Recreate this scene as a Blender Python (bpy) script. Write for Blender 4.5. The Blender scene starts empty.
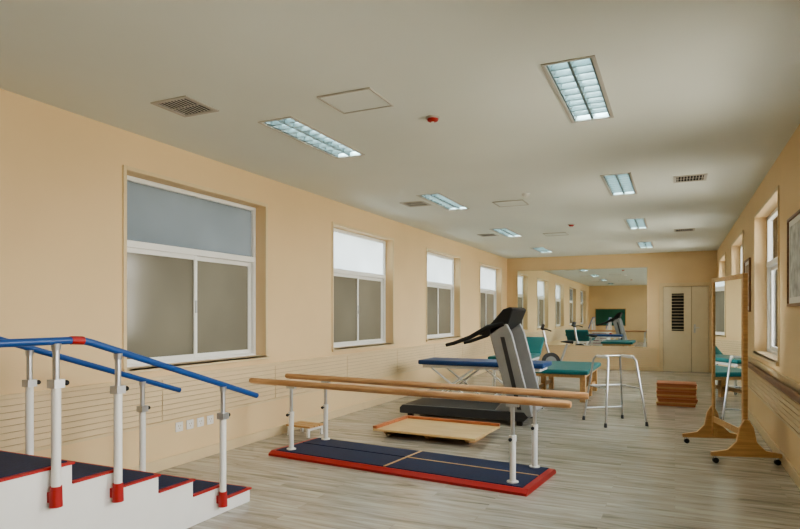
import bpy, bmesh, math, random
from mathutils import Vector, Matrix
random.seed(3)
scene = bpy.context.scene
col = scene.collection
try:
    scene.view_settings.look = 'AgX - Medium High Contrast'
except Exception:
    pass

# ------------------------------------------------------------------ materials
def nodes_of(name):
    m = bpy.data.materials.new(name); m.use_nodes = True
    nt = m.node_tree
    return m, nt, nt.nodes["Principled BSDF"]

def mat(name, c, rough=0.5, metal=0.0, var=0.06, scale=6.0, bump=0.0, bscale=60.0, coat=0.0, emit=None, estr=0.0, spec=0.5):
    m, nt, p = nodes_of(name)
    p.inputs["Roughness"].default_value = rough
    p.inputs["Metallic"].default_value = metal
    p.inputs["Specular IOR Level"].default_value = spec
    p.inputs["Coat Weight"].default_value = coat
    tc = nt.nodes.new("ShaderNodeTexCoord")
    nz = nt.nodes.new("ShaderNodeTexNoise"); nz.inputs["Scale"].default_value = scale
    nz.inputs["Detail"].default_value = 4
    rp = nt.nodes.new("ShaderNodeValToRGB")
    rp.color_ramp.elements[0].position = 0.3; rp.color_ramp.elements[1].position = 0.7
    rp.color_ramp.elements[0].color = (c[0]*(1-var), c[1]*(1-var), c[2]*(1-var), 1)
    rp.color_ramp.elements[1].color = (min(1, c[0]*(1+var)), min(1, c[1]*(1+var)), min(1, c[2]*(1+var)), 1)
    nt.links.new(tc.outputs["Object"], nz.inputs["Vector"])
    nt.links.new(nz.outputs["Fac"], rp.inputs["Fac"])
    nt.links.new(rp.outputs["Color"], p.inputs["Base Color"])
    if bump > 0:
        n2 = nt.nodes.new("ShaderNodeTexNoise"); n2.inputs["Scale"].default_value = bscale
        bp = nt.nodes.new("ShaderNodeBump"); bp.inputs["Strength"].default_value = bump
        bp.inputs["Distance"].default_value = 0.01
        nt.links.new(tc.outputs["Object"], n2.inputs["Vector"])
        nt.links.new(n2.outputs["Fac"], bp.inputs["Height"])
        nt.links.new(bp.outputs["Normal"], p.inputs["Normal"])
    if emit:
        p.inputs["Emission Color"].default_value = (*emit, 1)
        p.inputs["Emission Strength"].default_value = estr
    return m

def wood(name, c1, c2, rough=0.4, sx=1.0, sy=14.0, sz=14.0):
    m, nt, p = nodes_of(name)
    p.inputs["Roughness"].default_value = rough
    tc = nt.nodes.new("ShaderNodeTexCoord")
    mp = nt.nodes.new("ShaderNodeMapping"); mp.inputs["Scale"].default_value = (sx, sy, sz)
    nz = nt.nodes.new("ShaderNodeTexNoise"); nz.inputs["Scale"].default_value = 3.0
    nz.inputs["Detail"].default_value = 6; nz.inputs["Distortion"].default_value = 0.4
    rp = nt.nodes.new("ShaderNodeValToRGB")
    rp.color_ramp.elements[0].position = 0.32; rp.color_ramp.elements[1].position = 0.68
    rp.color_ramp.elements[0].color = (*c1, 1); rp.color_ramp.elements[1].color = (*c2, 1)
    nt.links.new(tc.outputs["Object"], mp.inputs["Vector"])
    nt.links.new(mp.outputs["Vector"], nz.inputs["Vector"])
    nt.links.new(nz.outputs["Fac"], rp.inputs["Fac"])
    nt.links.new(rp.outputs["Color"], p.inputs["Base Color"])
    return m

def floor_mat():
    m, nt, p = nodes_of("laminate_floor")
    N = nt.nodes.new; L = nt.links.new
    tc = N("ShaderNodeTexCoord")
    br = N("ShaderNodeTexBrick")
    br.inputs["Scale"].default_value = 1.0
    br.inputs["Brick Width"].default_value = 1.2
    br.inputs["Row Height"].default_value = 0.13
    br.inputs["Mortar Size"].default_value = 0.0015
    br.inputs["Mortar Smooth"].default_value = 0.2
    br.inputs["Color1"].default_value = (0.20, 0.20, 0.20, 1)
    br.inputs["Color2"].default_value = (0.90, 0.90, 0.90, 1)
    br.inputs["Mortar"].default_value = (0.0, 0.0, 0.0, 1)
    br.offset = 0.37
    L(tc.outputs["Object"], br.inputs["Vector"])
    sep = N("ShaderNodeSeparateXYZ"); L(tc.outputs["Object"], sep.inputs[0])
    off = N("ShaderNodeMath"); off.operation = 'MULTIPLY'; off.inputs[1].default_value = 7.0
    L(br.outputs["Color"], off.inputs[0])
    cmb = N("ShaderNodeCombineXYZ")
    mx = N("ShaderNodeMath"); mx.operation = 'MULTIPLY_ADD'; mx.inputs[1].default_value = 1.5
    L(sep.outputs["X"], mx.inputs[0]); L(off.outputs[0], mx.inputs[2])
    my = N("ShaderNodeMath"); my.operation = 'MULTIPLY'; my.inputs[1].default_value = 14.0
    L(sep.outputs["Y"], my.inputs[0])
    L(mx.outputs[0], cmb.inputs["X"]); L(my.outputs[0], cmb.inputs["Y"]); L(off.outputs[0], cmb.inputs["Z"])
    nz = N("ShaderNodeTexNoise"); nz.inputs["Scale"].default_value = 1.0
    nz.inputs["Detail"].default_value = 7; nz.inputs["Roughness"].default_value = 0.62; nz.inputs["Distortion"].default_value = 0.6
    L(cmb.outputs[0], nz.inputs["Vector"])
    rp = N("ShaderNodeValToRGB")
    e = rp.color_ramp.elements
    e[0].position = 0.28; e[0].color = (0.165, 0.142, 0.110, 1)
    e[1].position = 0.68; e[1].color = (0.62, 0.575, 0.495, 1)
    a = e.new(0.44); a.color = (0.40, 0.363, 0.305, 1)
    L(nz.outputs["Fac"], rp.inputs["Fac"])
    mix = N("ShaderNodeMix"); mix.data_type = 'RGBA'; mix.blend_type = 'MULTIPLY'
    mix.inputs["Factor"].default_value = 0.18
    L(rp.outputs["Color"], mix.inputs["A"]); L(br.outputs["Color"], mix.inputs["B"])
    L(mix.outputs["Result"], p.inputs["Base Color"])
    p.inputs["Roughness"].default_value = 0.24
    p.inputs["Specular IOR Level"].default_value = 0.65
    bp = N("ShaderNodeBump"); bp.inputs["Strength"].default_value = 0.08; bp.inputs["Distance"].default_value = 0.005
    L(nz.outputs["Fac"], bp.inputs["Height"]); L(bp.outputs["Normal"], p.inputs["Normal"])
    return m

def clear_glass():
    m = bpy.data.materials.new("clear_glass"); m.use_nodes = True
    nt = m.node_tree; nt.nodes.clear(); N = nt.nodes.new
    o = N("ShaderNodeOutputMaterial"); t = N("ShaderNodeBsdfTransparent"); g = N("ShaderNodeBsdfGlossy")
    g.inputs["Roughness"].default_value = 0.02
    f = N("ShaderNodeFresnel"); f.inputs["IOR"].default_value = 1.45
    mx = N("ShaderNodeMixShader")
    nt.links.new(f.outputs[0], mx.inputs[0]); nt.links.new(t.outputs[0], mx.inputs[1]); nt.links.new(g.outputs[0], mx.inputs[2])
    nt.links.new(mx.outputs[0], o.inputs[0])
    return m

def frosted(name, c, ior=1.5, rough=0.12):
    m = bpy.data.materials.new(name); m.use_nodes = True
    nt = m.node_tree; nt.nodes.clear(); N = nt.nodes.new
    o = N("ShaderNodeOutputMaterial"); t = N("ShaderNodeBsdfTranslucent"); g = N("ShaderNodeBsdfGlossy")
    g.inputs["Roughness"].default_value = rough
    tc = N("ShaderNodeTexCoord"); nz = N("ShaderNodeTexNoise"); nz.inputs["Scale"].default_value = 1.3
    rp = N("ShaderNodeValToRGB")
    rp.color_ramp.elements[0].position = 0.3; rp.color_ramp.elements[1].position = 0.7
    rp.color_ramp.elements[0].color = (c[0]*.85, c[1]*.85, c[2]*.85, 1); rp.color_ramp.elements[1].color = (*c, 1)
    nt.links.new(tc.outputs["Object"], nz.inputs["Vector"]); nt.links.new(nz.outputs["Fac"], rp.inputs["Fac"])
    nt.links.new(rp.outputs["Color"], t.inputs["Color"])
    f = N("ShaderNodeFresnel"); f.inputs["IOR"].default_value = ior
    mx = N("ShaderNodeMixShader")
    nt.links.new(f.outputs[0], mx.inputs[0]); nt.links.new(t.outputs[0], mx.inputs[1]); nt.links.new(g.outputs[0], mx.inputs[2])
    nt.links.new(mx.outputs[0], o.inputs[0])
    return m

M = {}
M['wall'] = mat("cream_paint", (0.76, 0.575, 0.345), 0.75, var=0.03, scale=1.2, bump=0.05, bscale=180)
M['panel'] = mat("cream_panel", (0.73, 0.58, 0.375), 0.45, var=0.03, scale=2)
M['groove'] = mat("panel_groove", (0.36, 0.26, 0.15), 0.7, var=0.03)
M['trimc'] = mat("cream_trim", (0.70, 0.555, 0.35), 0.45, var=0.03)
M['ceil'] = mat("ceiling_paint", (0.75, 0.78, 0.73), 0.85, var=0.02, scale=1.0, bump=0.03, bscale=200)
M['floor'] = floor_mat()
M['white'] = mat("white_paint", (0.80, 0.79, 0.76), 0.4, var=0.02)
M['upvc'] = mat("window_frame_white", (0.82, 0.82, 0.80), 0.35, var=0.02)
M['fl'] = frosted("frosted_glass_lower", (0.225, 0.215, 0.185))
M['fu'] = frosted("frosted_glass_upper_glare", (0.62, 0.66, 0.68))  # lightened colour stands in for grazing glare on the far upper panes
M['fu1'] = frosted("frosted_glass_upper_dark", (0.24, 0.255, 0.26))  # darker upper pane colour for the near windows, no glare in it
M['glass'] = clear_glass()
M['mirror'] = mat("mirror_silver", (0.82, 0.86, 0.83), 0.01, metal=1.0, var=0.0)
M['blue'] = mat("blue_rail_paint", (0.015, 0.075, 0.27), 0.3, var=0.05)
M['navy'] = mat("navy_mat", (0.009, 0.021, 0.075), 0.65, var=0.2, scale=40, bump=0.2)
M['red'] = mat("red_edging", (0.40, 0.022, 0.02), 0.45)
M['barw'] = wood("bar_wood", (0.46, 0.23, 0.10), (0.70, 0.44, 0.24), 0.3)
M['ply'] = wood("light_plywood", (0.66, 0.46, 0.22), (0.78, 0.58, 0.31), 0.35, 1, 6, 6)
M['tan'] = wood("tan_wood", (0.52, 0.30, 0.13), (0.68, 0.43, 0.20), 0.4)
M['redw'] = wood("red_brown_wood", (0.40, 0.13, 0.06), (0.55, 0.21, 0.10), 0.4)
M['brown'] = wood("brown_wood", (0.20, 0.095, 0.045), (0.30, 0.15, 0.075), 0.35, 14, 1, 14)
M['alu'] = mat("brushed_metal", (0.55, 0.56, 0.58), 0.35, metal=0.9, var=0.02)
M['gray'] = mat("gray_plastic", (0.36, 0.37, 0.38), 0.4)
M['dgray'] = mat("dark_gray_plastic", (0.06, 0.063, 0.07), 0.45)
M['black'] = mat("black_rubber", (0.012, 0.012, 0.014), 0.5)
M['bedblue'] = mat("blue_vinyl", (0.015, 0.06, 0.20), 0.4)
M['teal'] = mat("teal_vinyl", (0.012, 0.155, 0.165), 0.4)
M['louver'] = mat("louver_metal", (0.16, 0.20, 0.20), 0.35, metal=0.3, var=0.02)
M['tube'] = mat("fluorescent_tube", (0.9, 0.97, 1.0), 0.5, emit=(0.72, 0.95, 1.0), estr=7.0, var=0.0)
M['refl'] = mat("lamp_reflector", (0.60, 0.72, 0.74), 0.35, metal=0.2, var=0.0)
M['ventdark'] = mat("vent_interior", (0.035, 0.035, 0.035), 0.8)
M['ventw'] = mat("vent_white", (0.50, 0.48, 0.43), 0.5)
M['door'] = mat("door_paint", (0.70, 0.60, 0.43), 0.45, var=0.02)
M['board'] = mat("green_chalkboard", (0.015, 0.11, 0.07), 0.5)
M['poster'] = mat("poster_print", (0.55, 0.56, 0.55), 0.6, var=0.35, scale=9)
M['poster2'] = mat("poster_print_warm", (0.45, 0.33, 0.24), 0.6, var=0.4, scale=12)

# ------------------------------------------------------------------ mesh builder
class B:
    def __init__(s):
        s.bm = bmesh.new(); s.ms = []
    def mi(s, m):
        if m not in s.ms: s.ms.append(m)
        return s.ms.index(m)
    def face(s, vs, m):
        try:
            f = s.bm.faces.new(vs); f.material_index = s.mi(m); return f
        except ValueError:
            return None
    def box(s, a, b, m, rot=None, piv=None):
        """box from corner a to corner b; rot = Matrix 3x3 about piv (default centre)"""
        a = Vector(a); b = Vector(b); c = Vector(piv) if piv else (a+b)/2
        P = []
        for x in (a.x, b.x):
            for y in (a.y, b.y):
                for z in (a.z, b.z):
                    v = Vector((x, y, z))
                    if rot is not None: v = c + rot @ (v-c)
                    P.append(s.bm.verts.new(v))
        for q in ((0,1,3,2),(4,6,7,5),(0,4,5,1),(2,3,7,6),(0,2,6,4),(1,5,7,3)):
            s.face([P[i] for i in q], m)
        return s
    def tube(s, pts, r, m, seg=12, cap=True, flat=1.0):
        pts = [Vector(p) for p in pts]
        n = len(pts); rr = r if isinstance(r, (list, tuple)) else [r]*n
        rings = []; up = None
        for i, p in enumerate(pts):
            if i == 0: t = (pts[1]-p).normalized()
            elif i == n-1: t = (p-pts[i-1]).normalized()
            else: t = ((pts[i+1]-p).normalized() + (p-pts[i-1]).normalized()).normalized()
            if up is None:
                up = Vector((0,0,1)) if abs(t.z) < 0.9 else Vector((1,0,0))
            u = (up - t*up.dot(t))
            if u.length < 1e-4: u = Vector((0,1,0)) - t*t.y
            u.normalize(); w = t.cross(u); up = u
            rings.append([s.bm.verts.new(p + (u*math.cos(a)*rr[i]*flat + w*math.sin(a)*rr[i]))
                          for a in [2*math.pi*j/seg for j in range(seg)]])
        for i in range(n-1):
            for j in range(seg):
                s.face([rings[i][j], rings[i][(j+1)%seg], rings[i+1][(j+1)%seg], rings[i+1][j]], m)
        if cap:
            s.face(list(reversed(rings[0])), m); s.face(rings[-1], m)
        return s
    def prism(s, poly, axis, a, b, m):
        """poly: list of 2D points in the remaining axes (order x,y,z), extruded along axis a..b"""
        def P(u, v, t):
            return {'x': (t,u,v), 'y': (u,t,v), 'z': (u,v,t)}[axis]
        A = [s.bm.verts.new(P(u, v, a)) for u, v in poly]
        C = [s.bm.verts.new(P(u, v, b)) for u, v in poly]
        n = len(poly)
        s.face(A, m); s.face(list(reversed(C)), m)
        for i in range(n):
            s.face([A[i], C[i], C[(i+1)%n], A[(i+1)%n]], m)
        return s
    def ball(s, c, r, m, sc=(1,1,1)):
        mt = Matrix.Translation(c) @ Matrix.Diagonal((*sc, 1))
        d = bmesh.ops.create_uvsphere(s.bm, u_segments=16, v_segments=10, radius=r, matrix=mt)
        k = s.mi(m)
        for v in d['verts']:
            for f in v.link_faces: f.material_index = k
        return s
    def obj(s, name, parent=None, bevel=0.0, smooth=True, **props):
        bmesh.ops.recalc_face_normals(s.bm, faces=s.bm.faces[:])
        me = bpy.data.meshes.new(name); s.bm.to_mesh(me); s.bm.free()
        for m in s.ms: me.materials.append(M[m])
        if smooth:
            for p in me.polygons: p.use_smooth = True
            me.set_sharp_from_angle(angle=math.radians(35))
        o = bpy.data.objects.new(name, me); col.objects.link(o)
        if parent: o.parent = parent
        if bevel > 0:
            bv = o.modifiers.new("bevel", 'BEVEL'); bv.width = bevel; bv.segments = 2; bv.limit_method = 'ANGLE'
            bv.angle_limit = math.radians(40)
        for k, v in props.items(): o[k] = v
        return o

def root(name, loc, rz=0.0, **props):
    e = bpy.data.objects.new(name, None); e.empty_display_size = 0.1
    e.location = loc; e.rotation_euler = (0, 0, rz); col.objects.link(e)
    for k, v in props.items(): e[k] = v
    return e

def clone(rt, loc, rz=None, **props):
    def cp(o, par):
        n = o.copy(); col.objects.link(n)
        if par: n.parent = par
        for ch in o.children: cp(ch, n)
        return n
    n = cp(rt, None); n.location = loc
    if rz is not None: n.rotation_euler = (0, 0, rz)
    for k, v in props.items(): n[k] = v
    return n

def slab(axis, a, b, ur, vr, holes, m, name):
    s = B()
    us = sorted(set([ur[0], ur[1]] + [h[0] for h in holes] + [h[1] for h in holes]))
    vs = sorted(set([vr[0], vr[1]] + [h[2] for h in holes] + [h[3] for h in holes]))
    def solid(i, j):
        if i < 0 or j < 0 or i >= len(us)-1 or j >= len(vs)-1: return False
        cu = (us[i]+us[i+1])/2; cv = (vs[j]+vs[j+1])/2
        return not any(h[0] < cu < h[1] and h[2] < cv < h[3] for h in holes)
    cache = {}
    def V(t, i, j):
        k = (t, i, j)
        if k not in cache:
            u, v = us[i], vs[j]
            cache[k] = s.bm.verts.new({'x': (t,u,v), 'y': (u,t,v), 'z': (u,v,t)}[axis])
        return cache[k]
    for i in range(len(us)-1):
        for j in range(len(vs)-1):
            if not solid(i, j): continue
            for t in (a, b):
                s.face([V(t,i,j), V(t,i+1,j), V(t,i+1,j+1), V(t,i,j+1)], m)
            if not solid(i-1, j): s.face([V(a,i,j), V(b,i,j), V(b,i,j+1), V(a,i,j+1)], m)
            if not solid(i+1, j): s.face([V(a,i+1,j), V(b,i+1,j), V(b,i+1,j+1), V(a,i+1,j+1)], m)
            if not solid(i, j-1): s.face([V(a,i,j), V(b,i,j), V(b,i+1,j), V(a,i+1,j)], m)
            if not solid(i, j+1): s.face([V(a,i,j+1), V(b,i,j+1), V(b,i+1,j+1), V(a,i+1,j+1)], m)
    return s.obj(name, smooth=False, kind="structure")

# ------------------------------------------------------------------ room
XL, XR, YB, YR, H = -4.06, 0.89, 15.7, -1.0, 2.85
WT = 0.24
LW = [0.26 + 3.25*k for k in range(5)]
RW = [0.12 + 3.25*k for k in range(5)]
WW = 1.82; WZ0, WZ1 = 0.89, 2.53
slab('x', XL-WT, XL, (YR-WT, YB+WT), (0, H), [(y, y+WW, WZ0, WZ1) for y in LW], 'wall', "wall_left")
slab('x', XR, XR+WT, (YR-WT, YB+WT), (0, H), [(y, y+WW, WZ0, WZ1) for y in RW], 'wall', "wall_right")
DX0, DX1, DZ = -0.29, 0.75, 2.06
slab('y', YB, YB+WT, (XL, XR), (0, H), [(DX0, DX1, 0, DZ)], 'wall', "wall_back")
slab('y', YR-WT, YR, (XL, XR), (0, H), [], 'wall', "wall_rear")
B().box((XL-WT, YR-WT, -0.15), (XR+WT, YB+WT, 0), 'floor').obj("floor", smooth=False, kind="structure")

FX = [(-2.79, y) for y in (1.1, 4.37, 7.50, 10.75, 13.95)] + [(-0.575, y) for y in (1.0, 4.21, 7.35, 10.6, 13.85)]
FL, FW = 1.16, 0.28
VENTS = [(-3.20, 3.28), (-3.18, 7.45), (-3.18, 10.9), (0.15, 7.3), (0.15, 11.7)]
VS = 0.165
holes = [(x-FW/2, x+FW/2, y-FL/2, y+FL/2) for x, y in FX] + [(x-VS+.02, x+VS-.02, y-VS+.02, y+VS-.02) for x, y in VENTS]
slab('z', H, H+0.16, (XL-WT, XR+WT), (YR-WT, YB+WT), holes, 'ceil', "ceiling")

B().box((XL, YR, 0), (XL+.015, YB, .10), 'trimc').obj("baseboard_left", bevel=.003, kind="structure")
B().box((XR-.015, YR, 0), (XR, YB, .10), 'trimc').obj("baseboard_right", bevel=.003, kind="structure")
b = B(); b.box((XL+.015, YB-.015, 0), (DX0-.06, YB, .10), 'trimc'); b.box((DX1+.06, YB-.015, 0), (XR-.015, YB, .10), 'trimc')
b.obj("baseboard_back", bevel=.003, kind="structure")
B().box((XL+.015, YR, 0), (XR-.015, YR+.015, .10), 'trimc').obj("baseboard_rear", bevel=.003, kind="structure")

def wainscot(name, side):
    s = B()
    z = 0.43
    segs = []
    step = 1.62
    y = YR+.02
    while y < YB-.1:
        segs.append((y, min(y+step-.008, YB-.02))); y += step
    if side < 0: s.box((XL, YR+.02, z), (XL+.003, YB-.02, z+.36), 'groove')
    else: s.box((XR-.003, YR+.02, z), (XR, YB-.02, z+.36), 'groove')
    for (y0, y1) in segs:
        zz = z
        for k in range(8):
            if side < 0: s.box((XL+.003, y0, zz), (XL+.014, y1, zz+.040), 'panel')
            else: s.box((XR-.014, y0, zz), (XR-.003, y1, zz+.040), 'panel')
            zz += .045
    if side < 0:
        s.box((XL, YR+.02, zz+.0), (XL+.030, YB-.02, zz+.028), 'trimc'); s.box((XL, YR+.02, z-.03), (XL+.018, YB-.02, z-.006), 'trimc')
    else:
        s.box((XR-.030, YR+.02, zz+.0), (XR, YB-.02, zz+.028), 'trimc'); s.box((XR-.018, YR+.02, z-.03), (XR, YB-.02, z-.006), 'trimc')
    s.obj(name, smooth=False, kind="structure")
wainscot("trim_1", -1); wainscot("trim_2", 1)
s = B(); zz = .1
for k in range(9):
    s.box((XL+.04, YB-.012, zz+.01), (DX0-.10, YB, zz+.045), 'panel'); zz += .05
s.obj("trim_3", smooth=False, kind="structure")

wi = 0
def window(x_in, side, y0, frostedp, um='fu'):
    global wi; wi += 1
    r = root(f"window_{wi}", (x_in, y0, WZ0), kind="structure")
    def X(d0, d1):
        return (side*d0, side*d1) if side > 0 else (side*d1, side*d0)
    def bx(s, d0, d1, ya, yb, za, zb, m):
        xa, xb = X(d0, d1); s.box((xa, ya, za), (xb, yb, zb), m)
    W = WW; Hh = WZ1-WZ0; T = 1.06
    s = B(); f = .045; e = .004
    bx(s, .12, .19, e, f, e, Hh-e, 'upvc'); bx(s, .12, .19, W-f, W-e, e, Hh-e, 'upvc')
    bx(s, .12, .19, f, W-f, e, f, 'upvc'); bx(s, .12, .19, f, W-f, Hh-f, Hh-e, 'upvc')
    bx(s, .11, .19, f, W-f, T-.03, T+.03, 'upvc')
    s.obj("window_frame", r, bevel=.004)
    mid = W/2
    for i, (a, c, dd) in enumerate(((f, mid+.025, .125), (mid-.025, W-f, .155))):
        s = B(); q = .042
        bx(s, dd, dd+.028, a, a+q, f, T-.03, 'upvc'); bx(s, dd, dd+.028, c-q, c, f, T-.03, 'upvc')
        bx(s, dd, dd+.028, a+q, c-q, f, f+q, 'upvc'); bx(s, dd, dd+.028, a+q, c-q, T-.03-q, T-.03, 'upvc')
        o = s.obj("sash", r, bevel=.003)
        s = B(); bx(s, dd+.011, dd+.017, a+q-.004, c-q+.004, f+q-.004, T-.03-q+.004, 'fl' if frostedp else 'glass')
        s.obj("glass_pane", o, smooth=False)
        if i == 0:
            s = B(); bx(s, dd-.012, dd, c-.032, c-.014, .48, .60, 'alu'); s.obj("latch", o, bevel=.003)
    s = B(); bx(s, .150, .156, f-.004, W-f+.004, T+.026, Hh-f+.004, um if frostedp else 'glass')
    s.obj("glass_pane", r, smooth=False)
    s = B(); bx(s, -.03, .118, .002, W-.002, .0, .022, 'trimc'); bx(s, -.03, -.002, -.04, W+.04, -.02, .022, 'trimc')
    s.obj("sill", r, bevel=.004)
    s = B(); c = .035
    bx(s, -.012, -.0005, -c, 0, .022, Hh+c, 'trimc'); bx(s, -.012, -.0005, W, W+c, .022, Hh+c, 'trimc'); bx(s, -.012, -.0005, 0, W, Hh, Hh+c, 'trimc')
    s.obj("casing", r, bevel=.003)
    ld = bpy.data.lights.new("window_portal", 'AREA'); ld.shape = 'RECTANGLE'; ld.size = WW; ld.size_y = Hh
    ld.cycles.is_portal = True
    lo = bpy.data.objects.new("window_portal", ld); col.objects.link(lo)
    lo.location = (x_in + side*.22, y0+W/2, (WZ0+WZ1)/2)
    d = Vector((-side, 0, 0)); lo.rotation_euler = d.to_track_quat('-Z', 'Z').to_euler()
for i, y in enumerate(LW): window(XL, -1, y, True, 'fu1' if i < 2 else 'fu')  # far left windows get the upper pane with glare in its colour
for y in RW: window(XR, 1, y, False)

# door
r = root("door_1", ((DX0+DX1)/2, YB, 0), kind="structure")
hw = (DX1-DX0)/2
s = B()
s.box((-hw-.05, -.02, 0), (-hw+.03, .10, DZ+.05), 'trimc'); s.box((hw-.03, -.02, 0), (hw+.05, .10, DZ+.05), 'trimc')
s.box((-hw+.03, -.02, DZ-.03), (hw-.03, .10, DZ+.05), 'trimc'); s.box((-hw, .075, 0), (hw, .09, DZ), 'groove'); s.obj("door_frame", r, bevel=.004)
seam = .12
def leaf(xa, xb, louver):
    s = B()
    if not louver:
        s.box((xa, .0, .006), (xb, .07, DZ-.04), 'door')
        o = s.obj("door_leaf", r, bevel=.003)
    else:
        va, vb, z0, z1 = louver
        s.box((xa, .0, .006), (va, .07, DZ-.04), 'door'); s.box((vb, .0, .006), (xb, .07, DZ-.04), 'door')
        s.box((va, .0, .006), (vb, .07, z0), 'door'); s.box((va, .0, z1), (vb, .07, DZ-.04), 'door')
        o = s.obj("door_leaf", r, smooth=False)
        s = B(); s.box((va, .055, z0), (vb, .06, z1), 'ventdark')
        n = 12
        for i in range(n):
            z = z0 + (z1-z0)*(i+.5)/n
            s.box((va, .014, z-.003), (vb, .044, z+.003), 'door', Matrix.Rotation(math.radians(20), 3, 'X'))
        s.obj("louver_grille", o, smooth=False)
    return o
l1 = leaf(-hw+.038, seam, (-.30, -.04, .97, 1.86))
l2 = leaf(seam+.012, hw-.038, None)
s = B(); s.box((seam+.05, -.012, .93), (seam+.09, .0, 1.13), 'alu'); s.tube([(seam+.07, -.01, 1.05), (seam+.07, -.06, 1.05), (seam+.17, -.06, 1.05)], .009, 'alu')
s.obj("door_handle", l2, bevel=.002)

s0 = root("wall_mirror", (-2.19, YB, .58), label="large frameless wall mirror above the ribbed panelling", category="mirror")
B().box((-1.575, -.022, 0), (1.575, -.014, 1.92), 'mirror').obj("mirror_glass", s0, smooth=False)
s = B(); w = .025
s.box((-1.6, -.03, -w), (1.6, 0, 0), 'trimc'); s.box((-1.6, -.03, 1.92), (1.6, 0, 1.92+w), 'trimc')
s.box((-1.6, -.03, 0), (-1.575, 0, 1.92), 'trimc'); s.box((1.575, -.03, 0), (1.6, 0, 1.92), 'trimc')
s.box((-1.575, -.013, 0), (1.575, -.0005, 1.92), 'ventdark')
s.obj("mirror_frame", s0, bevel=.003)

s0 = root("chalkboard", (-3.0, YR, .78), label="green chalkboard with light wooden frame on wall", category="blackboard")
B().box((-.72, .004, .03), (.72, .02, .87), 'board').obj("board_surface", s0)
s = B(); s.box((-.75, .001, 0), (.75, .03, .03), 'tan'); s.box((-.75, .001, .87), (.75, .03, .90), 'tan')
s.box((-.75, .001, .03), (-.72, .03, .87), 'tan'); s.box((.72, .001, .03), (.75, .03, .87), 'tan'); s.obj("board_frame", s0, bevel=.003)

# ------------------------------------------------------------------ ceiling fixtures
def troffer(x, y, first=[None]):
    if first[0] is None:
        r = root("ceiling_light", (x, y, H), label="recessed fluorescent ceiling light with metal grid louver", category="ceiling light", group="recessed ceiling lights")
        hx, hy, d = FW/2-.002, FL/2-.002, .10
        s = B()
        s.box((-hx, -hy, d), (hx, hy, d+.01), 'refl')
        s.box((-hx, -hy, .002), (-hx+.006, hy, d), 'refl'); s.box((hx-.006, -hy, .002), (hx, hy, d), 'refl')
        s.box((-hx, -hy, .002), (hx, -hy+.006, d), 'refl'); s.box((-hx, hy-.006, .002), (hx, hy, d), 'refl')
        s.obj("housing", r, smooth=False)
        s = B(); w = .018
        s.box((-hx-w, -hy-w, -.006), (-hx+.004, hy+w, -.0005), 'ventw'); s.box((hx-.004, -hy-w, -.006), (hx+w, hy+w, -.0005), 'ventw')
        s.box((-hx, -hy-w, -.006), (hx, -hy+.004, -.0005), 'ventw'); s.box((-hx, hy-.004, -.006), (hx, hy+w, -.0005), 'ventw')
        s.obj("frame_rim", r, smooth=False)
        for xx in (-.068, .068):
            B().tube([(xx, -hy+.03, .072), (xx, hy-.03, .072)], .014, 'tube', seg=10).obj("fluorescent_tube", r)
        s = B()
        n = 10
        for i in range(1, n):
            yy = -hy + 2*hy*i/n
            s.prism([(yy-.010, .044), (yy+.010, .044), (yy+.006, .002), (yy-.006, .002)], 'x', -hx+.006, hx-.006, 'louver')
        s.prism([(-.018, .044), (.018, .044), (.008, .002), (-.008, .002)], 'y', -hy+.006, hy-.006, 'louver')
        for sg in (-1, 1):
            s.prism([(sg*(hx-.006), .044), (sg*(hx-.006), .002), (sg*(hx-.016), .002), (sg*(hx-.03), .044)], 'y', -hy+.006, hy-.006, 'louver')
        s.obj("louver_grid", r, smooth=False)
        first[0] = r
    else:
        r = clone(first[0], (x, y, H))
    ld = bpy.data.lights.new("troffer_lamp", 'AREA'); ld.shape = 'RECTANGLE'; ld.size = .24; ld.size_y = 1.10
    ld.energy = 5 if y < 2 else 17; ld.color = (0.85, 0.97, 0.96)
    lo = bpy.data.objects.new("troffer_lamp", ld); col.objects.link(lo); lo.location = (x, y, H+.092)
    return r
for x, y in FX: troffer(x, y)

vr = None
for x, y in VENTS:
    if vr is None:
        vr = root("air_vent", (x, y, H), label="square white louvred air vent in the ceiling", category="vent", group="ceiling air vents")
        s = B(); v = VS; w = .03
        s.box((-v, -v, -.008), (-v+w, v, -.0005), 'ventw'); s.box((v-w, -v, -.008), (v, v, -.0005), 'ventw')
        s.box((-v+w, -v, -.008), (v-w, -v+w, -.0005), 'ventw'); s.box((-v+w, v-w, -.008), (v-w, v, -.0005), 'ventw')
        s.obj("vent_frame", vr, smooth=False)
        s = B(); u = v-w
        s.box((-u, -u, .05), (u, u, .055), 'ventdark')
        for q in (-1, 1):
            s.box((q*u-.003 if q > 0 else -u, -u, 0), (u if q > 0 else -u+.003, u, .05), 'ventdark'); s.box((-u, q*u-.003 if q > 0 else -u, 0), (u, u if q > 0 else -u+.003, .05), 'ventdark')
        for k in range(9):
            xx = -u + 2*u*(k+.5)/9
            s.box((xx-.0045, -u, -.002), (xx+.0045, u, .001), 'ventw')
        s.box((-u, -.005, -.006), (u, .005, -.002), 'ventw')
        s.obj("vent_slats", vr, smooth=False)
    else: clone(vr, (x, y, H))

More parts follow.
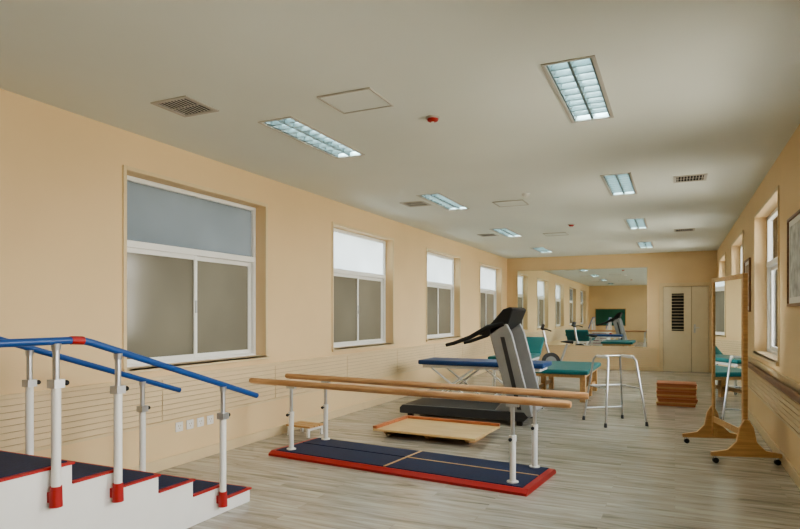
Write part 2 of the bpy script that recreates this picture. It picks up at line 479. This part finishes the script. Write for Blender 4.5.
hr = None
for (x, y) in [(-2.03, 3.69), (-2.0, 7.93), (-2.0, 11.3)]:
    if hr is None:
        hr = root("access_hatch", (x, y, H), label="square ceiling access hatch with thin metal edge", category="hatch", group="ceiling access hatches")
        B().box((-.19, -.17, -.006), (.19, .17, -.0005), 'ceil').obj("hatch_panel", hr, smooth=False)
        s = B(); w = .012; a, c = .205, .185
        s.box((-a, -c, -.010), (-a+w, c, -.0005), 'ventw'); s.box((a-w, -c, -.010), (a, c, -.0005), 'ventw')
        s.box((-a+w, -c, -.010), (a-w, -c+w, -.0005), 'ventw'); s.box((-a+w, c-w, -.010), (a-w, c, -.0005), 'ventw')
        s.obj("hatch_frame", hr, smooth=False)
    else: clone(hr, (x, y, H))

for i, (x, y, k) in enumerate([(-1.67, 4.24, 'red'), (-1.68, 7.41, 'white'), (-1.56, 10.2, 'red')]):
    r = root("smoke_detector", (x, y, H), label=("white-based smoke detector with red cap" if k == 'red' else "small white smoke detector"), category="smoke detector")
    B().tube([(0,0,-.0005), (0,0,-.014)], [.055, .050], 'ventw' if k == 'red' else 'white', seg=24).obj("detector_base", r)
    s = B(); s.tube([(0,0,-.014), (0,0,-.028), (0,0,-.036)], [.042, .040, .022], k, seg=20); s.tube([(0,0,-.036),(0,0,-.042)], .012, 'white')
    s.obj("sensor_cap", r)

# ------------------------------------------------------------------ training stairs
r = root("training_stairs", (-3.13, 2.8, 0), label="white rehabilitation training stairs with navy treads, red edging and blue handrails", category="stairs")
X0, X1 = -.33, .33
ys = [3.50, 3.218, 2.936, 2.654, 2.372, 2.09]; ys = [y-2.8 for y in ys]; yend = 1.15-2.8
prof = [(ys[0], 0)]
for i, y in enumerate(ys):
    prof.append((y, .1*(i+1)-.012))
    if i < 5: prof.append((ys[i+1], .1*(i+1)-.012))
prof += [(yend, .588), (yend, 0)]
B().prism(prof, 'x', X0, X1, 'white').obj("stair_body", r, bevel=.004, smooth=False)
for i, y in enumerate(ys):
    z = .1*(i+1); ye = ys[i+1] if i < 5 else yend
    s = B(); s.box((X0-.008, ye+.001, z-.012), (X1+.008, y+.010, z), 'red')
    s.box((X0+.02, ye+.006, z), (X1-.02, y-.014, z+.004), 'navy')
    s.obj("tread", r, smooth=False)
def rz(y):
    return 1.222 if y < 2.121 else 1.222 - .325*(y-2.121)
for sx in (-1, 1):
    x = sx*.37
    pts = [(x, 1.2-2.8, 1.222), (x, 2.07-2.8, 1.222), (x, 2.121-2.8, 1.218), (x, 2.17-2.8, rz(2.17)), (x, 3.49-2.8, rz(3.49)), (x, 3.525-2.8, rz(3.525))]
    o = B().tube(pts, .019, 'blue', seg=14).obj("handrail", r, label="blue tubular handrail")
    s = B(); s.tube([(x, 2.05-2.8, 1.222), (x, 2.07-2.8, 1.222), (x, 2.12-2.8, 1.219)], .0215, 'red', seg=14); s.obj("rail_coupling", o, label="red coupling sleeve")
    for (yw, zb) in ((1.3, .42), (1.973, .42), (2.333, .345), (3.168, .075)):
        y = yw-2.8; zt = rz(yw)
        s = B(); zm = zt - .20
        s.tube([(x, y, zb), (x, y, zm)], .022, 'white', seg=16)
        s.tube([(x, y, zm), (x, y, zt-.03)], .016, 'alu', seg=14)
        s.tube([(x, y, zt-.045), (x, y, zt-.012)], [.020, .024], 'alu', seg=14)
        s.box((x-.028, y-.028, zm-.03), (x+.028, y+.028, zm+.012), 'alu')
        p = s.obj("post", r, bevel=.0)
        s = B(); s.tube([(x, y, zb-.01), (x, y, zb+.09)], [.03, .027], 'red', seg=18)
        s.box((sx*.331 if sx > 0 else -.36, y-.02, zb+.01), (.36 if sx > 0 else -.331, y+.02, zb+.06), 'red'); s.obj("post_foot", p, label="red post clamp")
        s = B(); s.tube([(x, y+.028, zm-.01), (x, y+.05, zm-.01)], .006, 'black'); s.ball((x, y+.055, zm-.01), .014, 'black'); s.obj("knob", p)

# ------------------------------------------------------------------ parallel bars
r = root("parallel_bars", (-2.235, 4.96, 0), math.radians(-6.0), label="parallel walking bars with wooden rails over a navy red-edged platform", category="parallel bars")
s = B(); a, c, h = 1.28, .385, .045
s.prism([(-c, 0), (c, 0), (c, .02), (c-.045, h), (-c+.045, h), (-c, .02)], 'x', -a, a, 'red')
s.obj("platform", r, smooth=False)
s = B()
s.box((-a+.05, -c+.055, h), (-.012, .04, h+.006), 'navy'); s.box((.012, -c+.055, h), (a-.05, .04, h+.006), 'navy')
s.box((-a+.05, .06, h), (-.012, c-.05, h+.006), 'navy'); s.box((.012, .06, h), (a-.05, c-.05, h+.006), 'navy')
s.obj("mat_surface", r, smooth=False, label="navy carpeted walking surface")
s = B(); s.box((-.012, -c+.055, h), (.012, c-.05, h+.009), 'tan'); s.box((.012, .04, h), (a-.05, .06, h+.009), 'tan')
s.obj("divider_strip", r, smooth=False)
for (yy) in (-.24, .30):
    s = B(); s.tube([(-1.66, yy, .687), (-1.64, yy, .687), (1.55, yy, .687), (1.57, yy, .687)], [.020, .026, .026, .020], 'barw', seg=18, flat=1.15)
    bar = s.obj("bar", r, label="round wooden hand bar")
    for xx in (-1.12, 1.12):
        s = B()
        s.tube([(xx, yy, h+.006), (xx, yy, .40)], .024, 'white', seg=18)
        s.tube([(xx, yy, .40), (xx, yy, .640)], .017, 'alu' , seg=16)
        s.tube([(xx, yy, h), (xx, yy, h+.016)], .045, 'white', seg=18)
        s.tube([(xx, yy, .37), (xx, yy, .415)], .028, 'white', seg=18)
        s.box((xx-.05, yy-.016, .638), (xx+.05, yy+.016, .660), 'alu')
        p = s.obj("post", r)
        s = B(); s.tube([(xx, yy-.024, .39), (xx, yy-.05, .39)], .006, 'black'); s.ball((xx, yy-.056, .39), .015, 'black'); s.obj("knob", p)

# ------------------------------------------------------------------ low wooden stool beside wall
r = root("wooden_footstool", (-3.80, 5.72, 0), math.radians(-6), label="small low wooden footstool against the wall", category="stool")
s = B()
for k in range(3): s.box((-.17, -.13+.09*k, .10), (.17, -.05+.09*k, .12), 'tan')
s.obj("seat", r, bevel=.003)
for x in (-.15, .13):
    s = B(); s.box((x, -.13, 0), (x+.02, -.10, .10), 'white'); s.box((x, .10, 0), (x+.02, .13, .10), 'white'); s.box((x, -.10, .07), (x+.02, .10, .10), 'white')
    s.obj("leg_frame", r)

# ------------------------------------------------------------------ balance board
r = root("balance_board", (-2.42, 6.28, 0), math.radians(-3), label="flat light plywood balance platform with raised wooden edge", category="balance board")
B().box((-.60, -.40, .07), (.60, .40, .095), 'ply').obj("board_top", r, bevel=.004)
s = B(); s.box((-.60, -.40, .095), (-.55, .40, .125), 'redw'); s.box((-.55, .36, .095), (.60, .40, .125), 'redw'); s.obj("raised_edge", r, bevel=.003)
for x in (-.5, 0, .46):
    B().prism([(-.36, .07), (.36, .07), (.30, .02), (.15, 0), (-.15, 0), (-.30, .02)], 'x', x, x+.04, 'tan').obj("runner", r)

# ------------------------------------------------------------------ treadmill
r = root("treadmill", (-2.46, 7.58, 0), 0, label="gray and black treadmill with slanted mast and black console", category="treadmill")
s = B()
for sg in (-1, 1):
    s.prism([(-.85, .06), (.80, .06), (.85, .11), (.80, .17), (-.81, .17), (-.85, .13)], 'y', sg*.29 if sg > 0 else -.37, .37 if sg > 0 else -.29, 'dgray')
s.box((-.81, -.29, .09), (.8, .29, .13), 'dgray')
for x in (-.75, .7):
    s.box((x, -.34, 0), (x+.07, -.28, .06), 'black'); s.box((x, .28, 0), (x+.07, .34, .06), 'black')
s.obj("deck_frame", r, bevel=.006)
s = B(); s.tube([(-.80, -.285, .145), (-.80, .285, .145)], .025, 'black', seg=14); s.box((-.80, -.285, .155), (.5, .285, .170), 'black'); s.obj("running_belt", r)
B().prism([(.42, .10), (.86, .10), (.90, .16), (.86, .24), (.70, .30), (.52, .28), (.42, .17)], 'y', -.30, .30, 'gray').obj("motor_hood", r, bevel=.012)
for sg in (-1, 1):
    y0 = sg*.36; y1 = sg*.31
    B().prism([(.62, .12), (.90, .12), (.85, .35), (.65, 1.12), (.58, 1.26), (.38, 1.22), (.37, 1.10), (.57, .40)], 'y', min(y0, y1), max(y0, y1), 'gray').obj("mast", r, bevel=.012)
    B().prism([(.72, .20), (.77, .20), (.56, 1.08), (.51, 1.08)], 'y', .362 if sg > 0 else -.368, .368 if sg > 0 else -.362, 'dgray').obj("mast_inlay", r)
    s = B(); s.tube([(.55, sg*.34, 1.24), (.35, sg*.35, 1.20), (.12, sg*.36, 1.07), (-.10, sg*.36, .99), (-.20, sg*.36, .965)], [.034, .032, .027, .024, .022], 'black', seg=12)
    s.obj("handgrip", r)
s = B(); s.prism([(.22, 1.10), (.40, 1.10), (.60, 1.24), (.67, 1.42), (.63, 1.45), (.54, 1.42), (.40, 1.26)], 'y', -.36, .36, 'black')
con = s.obj("console", r, bevel=.015)
s = B(); s.prism([(.43, 1.284), (.535, 1.405), (.529, 1.409), (.424, 1.288)], 'y', -.14, .14, 'gray'); s.obj("display", con)
B().tube([(.46, -.31, 1.0), (.46, .31, 1.0)], .018, 'dgray').obj("crossbar", r)

# ------------------------------------------------------------------ beds
def bed(loc, rz_, L, W, h, topm, legm, headlift, label, name="treatment_table"):
    r = root(name, loc, rz_, label=label, category="treatment table")
    t = .07; hl = .55 if headlift else 0
    s = B(); s.box((-L/2+hl, -W/2, h-t), (L/2, W/2, h), topm); s.obj("cushion", r, bevel=.02, label="padded vinyl top")
    if headlift:
        ang = math.radians(headlift)
        s = B(); s.box((-L/2, -W/2, h-t), (-L/2+hl-.01, W/2, h), topm, Matrix.Rotation(ang, 3, 'Y'), (-L/2+hl, 0, h-t/2)); s.obj("headrest", r, bevel=.02)
    s = B(); z = h-t
    s.box((-L/2+.06+hl*.6, -W/2+.05, z-.05), (L/2-.06, -W/2+.09, z), legm); s.box((-L/2+.06+hl*.6, W/2-.09, z-.05), (L/2-.06, W/2-.05, z), legm)
    s.box((-L/2+.06+hl*.6, -W/2+.09, z-.05), (-L/2+.11+hl*.6, W/2-.09, z), legm); s.box((L/2-.11, -W/2+.09, z-.05), (L/2-.06, W/2-.09, z), legm)
    s.obj("support_frame", r, bevel=.003)
    return r, z
r, z = bed((-2.64, 8.83, 0), 0, 1.92, .64, .66, 'bedblue', 'white', 0, "blue vinyl treatment table on white metal scissor legs")
for yy in (-.26, .26):
    s = B(); s.tube([(-.75, yy, z-.05), (-.1, yy, .06)], .016, 'white'); s.tube([(-.1, yy+.03, z-.05), (-.75, yy+.03, .06)], .016, 'white')
    s.tube([(.75, yy, z-.05), (.1, yy, .06)], .016, 'white'); s.tube([(.1, yy+.03, z-.05), (.75, yy+.03, .06)], .016, 'white')
    s.obj("scissor_leg", r)
s = B()
for yy in (-.26, .26): s.box((-.85, yy-.02, .0), (.85, yy+.04, .06), 'white')
s.box((-.85, -.24, .01), (-.79, .28, .05), 'white'); s.box((.79, -.24, .01), (.85, .28, .05), 'white'); s.obj("base_frame", r)

r, z = bed((-1.68, 10.4, 0), math.radians(90), 1.8, .95, .50, 'teal', 'tan', 0, "wide teal mat table on wooden legs", name="mat_table")
for xx in (-.80, 0, .72):
    for yy in (-.42, .34):
        B().box((xx, yy, 0), (xx+.08, yy+.08, z-.05), 'tan').obj("leg", r, bevel=.004)
for yy in (-.40, .37):
    B().box((-.72, yy, .12), (.72, yy+.03, .18), 'tan').obj("stretcher", r)
r, z = bed((-2.75, 11.5, 0), math.radians(-90), 1.9, .68, .60, 'teal', 'white', 35, "teal treatment table with raised headrest")
for xx in (-.5, .78):
    for yy in (-.28, .24):
        s = B(); s.box((xx, yy, 0), (xx+.04, yy+.04, z-.05), 'white'); s.obj("leg", r, bevel=.004)

# ------------------------------------------------------------------ exercise bike
r = root("exercise_bike", (-2.35, 13.5, 0), math.radians(195), label="black and gray upright exercise bike near the mirror wall", category="exercise bike")
s = B(); s.tube([(-.42, -.22, .035), (-.42, .22, .035)], .03, 'dgray'); s.tube([(.42, -.24, .035), (.42, .24, .035)], .03, 'dgray')
s.tube([(-.42, 0, .06), (0, 0, .22), (.42, 0, .06)], .03, 'alu'); s.tube([(-.02, 0, .22), (-.20, 0, .72)], .026, 'alu')
s.tube([(.12, 0, .25), (.26, 0, .70), (.32, 0, 1.02)], .028, 'alu'); s.obj("frame", r)
s = B(); s.tube([(.15, -.05, .32), (.15, .05, .32)], .20, 'dgray', seg=28); s.tube([(.15, -.06, .32), (.15, .06, .32)], .12, 'gray', seg=24); s.obj("flywheel", r)
s = B(); s.tube([(-.32, 0, .75), (-.22, 0, .76), (-.06, 0, .76)], [.11, .10, .03], 'black', seg=14, flat=.35); s.obj("seat", r)
s = B(); s.tube([(.16, -.24, 1.0), (.28, -.2, 1.04), (.33, 0, 1.02), (.28, .2, 1.04), (.16, .24, 1.0)], .015, 'black'); s.obj("handlebar", r)
s = B(); s.box((.30, -.09, 1.02), (.36, .09, 1.15), 'dgray', Matrix.Rotation(math.radians(-20), 3, 'Y')); s.obj("console", r, bevel=.01)
for sg in (-1, 1):
    s = B(); s.tube([(.05, sg*.05, .30), (.05, sg*.09, .30), (.05+sg*.12, sg*.10, .24)], .012, 'alu'); s.box((.0+sg*.12, sg*.15-.045, .22), (.10+sg*.12, sg*.15+.045, .245), 'black'); s.obj("pedal", r)

# ------------------------------------------------------------------ walking frame
r = root("walking_frame", (-.69, 7.95, 0), math.radians(35), label="silver metal walking frame with white hand rails and splayed legs", category="walker")
tp = .17; bt = .27
s = B()
for sx in (-1, 1):
    s.tube([(sx*bt, -bt, .03), (sx*(tp+.015), -tp-.01, .79), (sx*tp, -tp+.03, .83), (sx*tp, tp-.03, .83), (sx*(tp+.015), tp+.01, .79), (sx*bt, bt, .03)], .0125, 'alu')
s.tube([(-tp, tp-.04, .83), (tp, tp-.04, .83)], .012, 'alu')
s.tube([(-.215, .215, .45), (.215, .215, .45)], .010, 'alu'); s.tube([(-.25, .25, .16), (.25, .25, .16)], .009, 'alu')
s.tube([(-.215, -.215, .45), (-.215, .215, .45)], .010, 'alu'); s.tube([(.215, -.215, .45), (.215, .215, .45)], .010, 'alu')
s.obj("tube_frame", r)
for sx in (-1, 1):
    for sy in (-1, 1):
        B().tube([(sx*bt*1.01, sy*bt*1.01, 0), (sx*bt, sy*bt, .05)], [.02, .016], 'dgray').obj("rubber_foot", r)
    B().tube([(sx*tp, -tp+.035, .83), (sx*tp, tp-.06, .83)], .019, 'white').obj("hand_grip", r)

# ------------------------------------------------------------------ stacked step boards
for k in range(6):
    lab = "reddish wooden step board in a low stack" if k % 2 else "tan wooden step board in a low stack"
    rr = root("step_board", (.02+.008*((k*5) % 3-1), 9.95, .056*k), math.radians([0, 2, -1, 1, -2, 0][k]), label=lab, category="step board", group="stacked wooden step boards")
    B().box((-.27, -.20, .030), (.27, .20, .054), 'redw' if k % 2 else 'tan').obj("board", rr, bevel=.003)
    s = B(); s.box((-.26, -.19, .0), (-.22, .19, .030), 'redw'); s.box((.22, -.19, 0), (.26, .19, .030), 'redw'); s.box((-.22, -.19, .0), (.22, -.165, .030), 'redw')
    s.obj("edge_frame", rr)

# ------------------------------------------------------------------ mobile posture mirror
r = root("mobile_mirror", (.475, 6.66, 0), math.radians(15.4), label="wheeled posture mirror in a light wooden frame", category="mirror")
hw = .41
s = B(); w = .045
s.box((-.02, -hw, .10), (.02, -hw+w, 1.73), 'tan'); s.box((-.02, hw-w, .10), (.02, hw, 1.73), 'tan')
s.box((-.018, -hw+w, 1.685), (.018, hw-w, 1.73), 'tan'); s.box((-.018, -hw+w, .24), (.018, hw-w, .30), 'tan')
s.obj("frame", r, bevel=.004)
B().box((-.008, -hw+w-.003, .297), (.008, hw-w+.003, 1.688), 'mirror').obj("mirror_glass", r, smooth=False)
for yy in (-hw-.03, hw):
    s = B()
    s.prism([(-.30, .065), (.30, .065), (.30, .10), (.16, .125), (.085, .20), (.06, .33), (.02, .40), (-.02, .40), (-.06, .33), (-.085, .20), (-.16, .125), (-.30, .10)], 'y', yy, yy+.03, 'tan')
    o = s.obj("foot_bracket", r, bevel=.004)
    for xx in (-.26, .26):
        s = B(); s.tube([(xx, yy+.015, .068), (xx, yy+.015, .045)], .012, 'alu'); s.tube([(xx-.0, yy+.002, .0255), (xx, yy+.028, .0255)], .025, 'black', seg=18)
        s.obj("caster", o)

# ------------------------------------------------------------------ wall things
for k in range(4):
    r = root("wall_socket", (XL, 4.08+.132*k, .345), label="white electrical wall socket plate", category="socket", group="wall sockets")
    B().box((.001, -.043, -.043), (.010, .043, .043), 'white').obj("cover_plate", r, bevel=.003)
    s = B()
    for (a, c) in ((-.012, .008), (.012, .008), (0, -.014)): s.box((.010, a-.003, c-.006), (.0112, a+.003, c+.006), 'groove')
    s.obj("socket_holes", r)
r = root("wall_handrail", (XR, 4.5, .74), label="brown wooden handrail on metal brackets along the wall", category="handrail")
B().box((-.085, -3.5, -.03), (-.045, 4.0, .03), 'brown').obj("rail", r, bevel=.012)
s = B()
for y in (-3, -1.5, 0, 1.5, 3): s.tube([(-.032, y, -.03), (-.055, y, -.03), (-.06, y, -.01)], .010, 'alu')
s.obj("brackets", r)
def picture(yc, w, z0, z1, m, fm, label):
    r = root("wall_poster", (XR, yc, z0), label=label, category="picture")
    h = z1-z0; f = .025
    s = B(); s.box((-.025, -w/2, 0), (-.001, w/2, f), fm); s.box((-.025, -w/2, h-f), (-.001, w/2, h), fm)
    s.box((-.025, -w/2, f), (-.001, -w/2+f, h-f), fm); s.box((-.025, w/2-f, f), (-.001, w/2, h-f), fm); s.obj("frame", r, bevel=.003)
    s = B(); s.box((-.012, -w/2+f, f), (-.004, w/2-f, h-f), 'white'); s.box((-.0135, -w/2+f+.05, f+.05), (-.0122, w/2-f-.05, h-f-.05), m); s.obj("print", r, smooth=False)
picture(5.68, .68, 1.42, 2.16, 'poster', 'brown', "framed pale anatomical poster with dark frame on the wall")
picture(9.2, .62, 1.39, 2.09, 'poster2', 'brown', "dark-framed brownish poster between windows")

# ------------------------------------------------------------------ world, camera
w = bpy.data.worlds.new("daylight"); scene.world = w; w.use_nodes = True
nt = w.node_tree; bg = nt.nodes["Background"]
tc = nt.nodes.new("ShaderNodeTexCoord"); sp = nt.nodes.new("ShaderNodeSeparateXYZ")
rp = nt.nodes.new("ShaderNodeValToRGB")
nt.links.new(tc.outputs["Generated"], sp.inputs[0])
mr = nt.nodes.new("ShaderNodeMapRange"); mr.inputs["From Min"].default_value = -1; mr.inputs["From Max"].default_value = 1
nt.links.new(sp.outputs["Z"], mr.inputs["Value"]); nt.links.new(mr.outputs[0], rp.inputs["Fac"])
e = rp.color_ramp.elements
e[0].position = 0.0; e[0].color = (0.50, 0.47, 0.38, 1)
e[1].position = 1.0; e[1].color = (0.66, 0.79, 0.95, 1)
a = e.new(0.47); a.color = (0.60, 0.57, 0.48, 1)
a = e.new(0.52); a.color = (1.0, 0.96, 0.88, 1)
nt.links.new(rp.outputs["Color"], bg.inputs["Color"]); bg.inputs["Strength"].default_value = 16

cam = bpy.data.cameras.new("camera"); cam.lens = 27.0; cam.sensor_width = 36.0; cam.shift_y = 0.0631
cam.clip_start = 0.05; cam.clip_end = 100
co = bpy.data.objects.new("camera", cam); col.objects.link(co)
co.location = (0, 0, 1.35); co.rotation_euler = (math.radians(90), 0, math.radians(24.62))
scene.camera = co
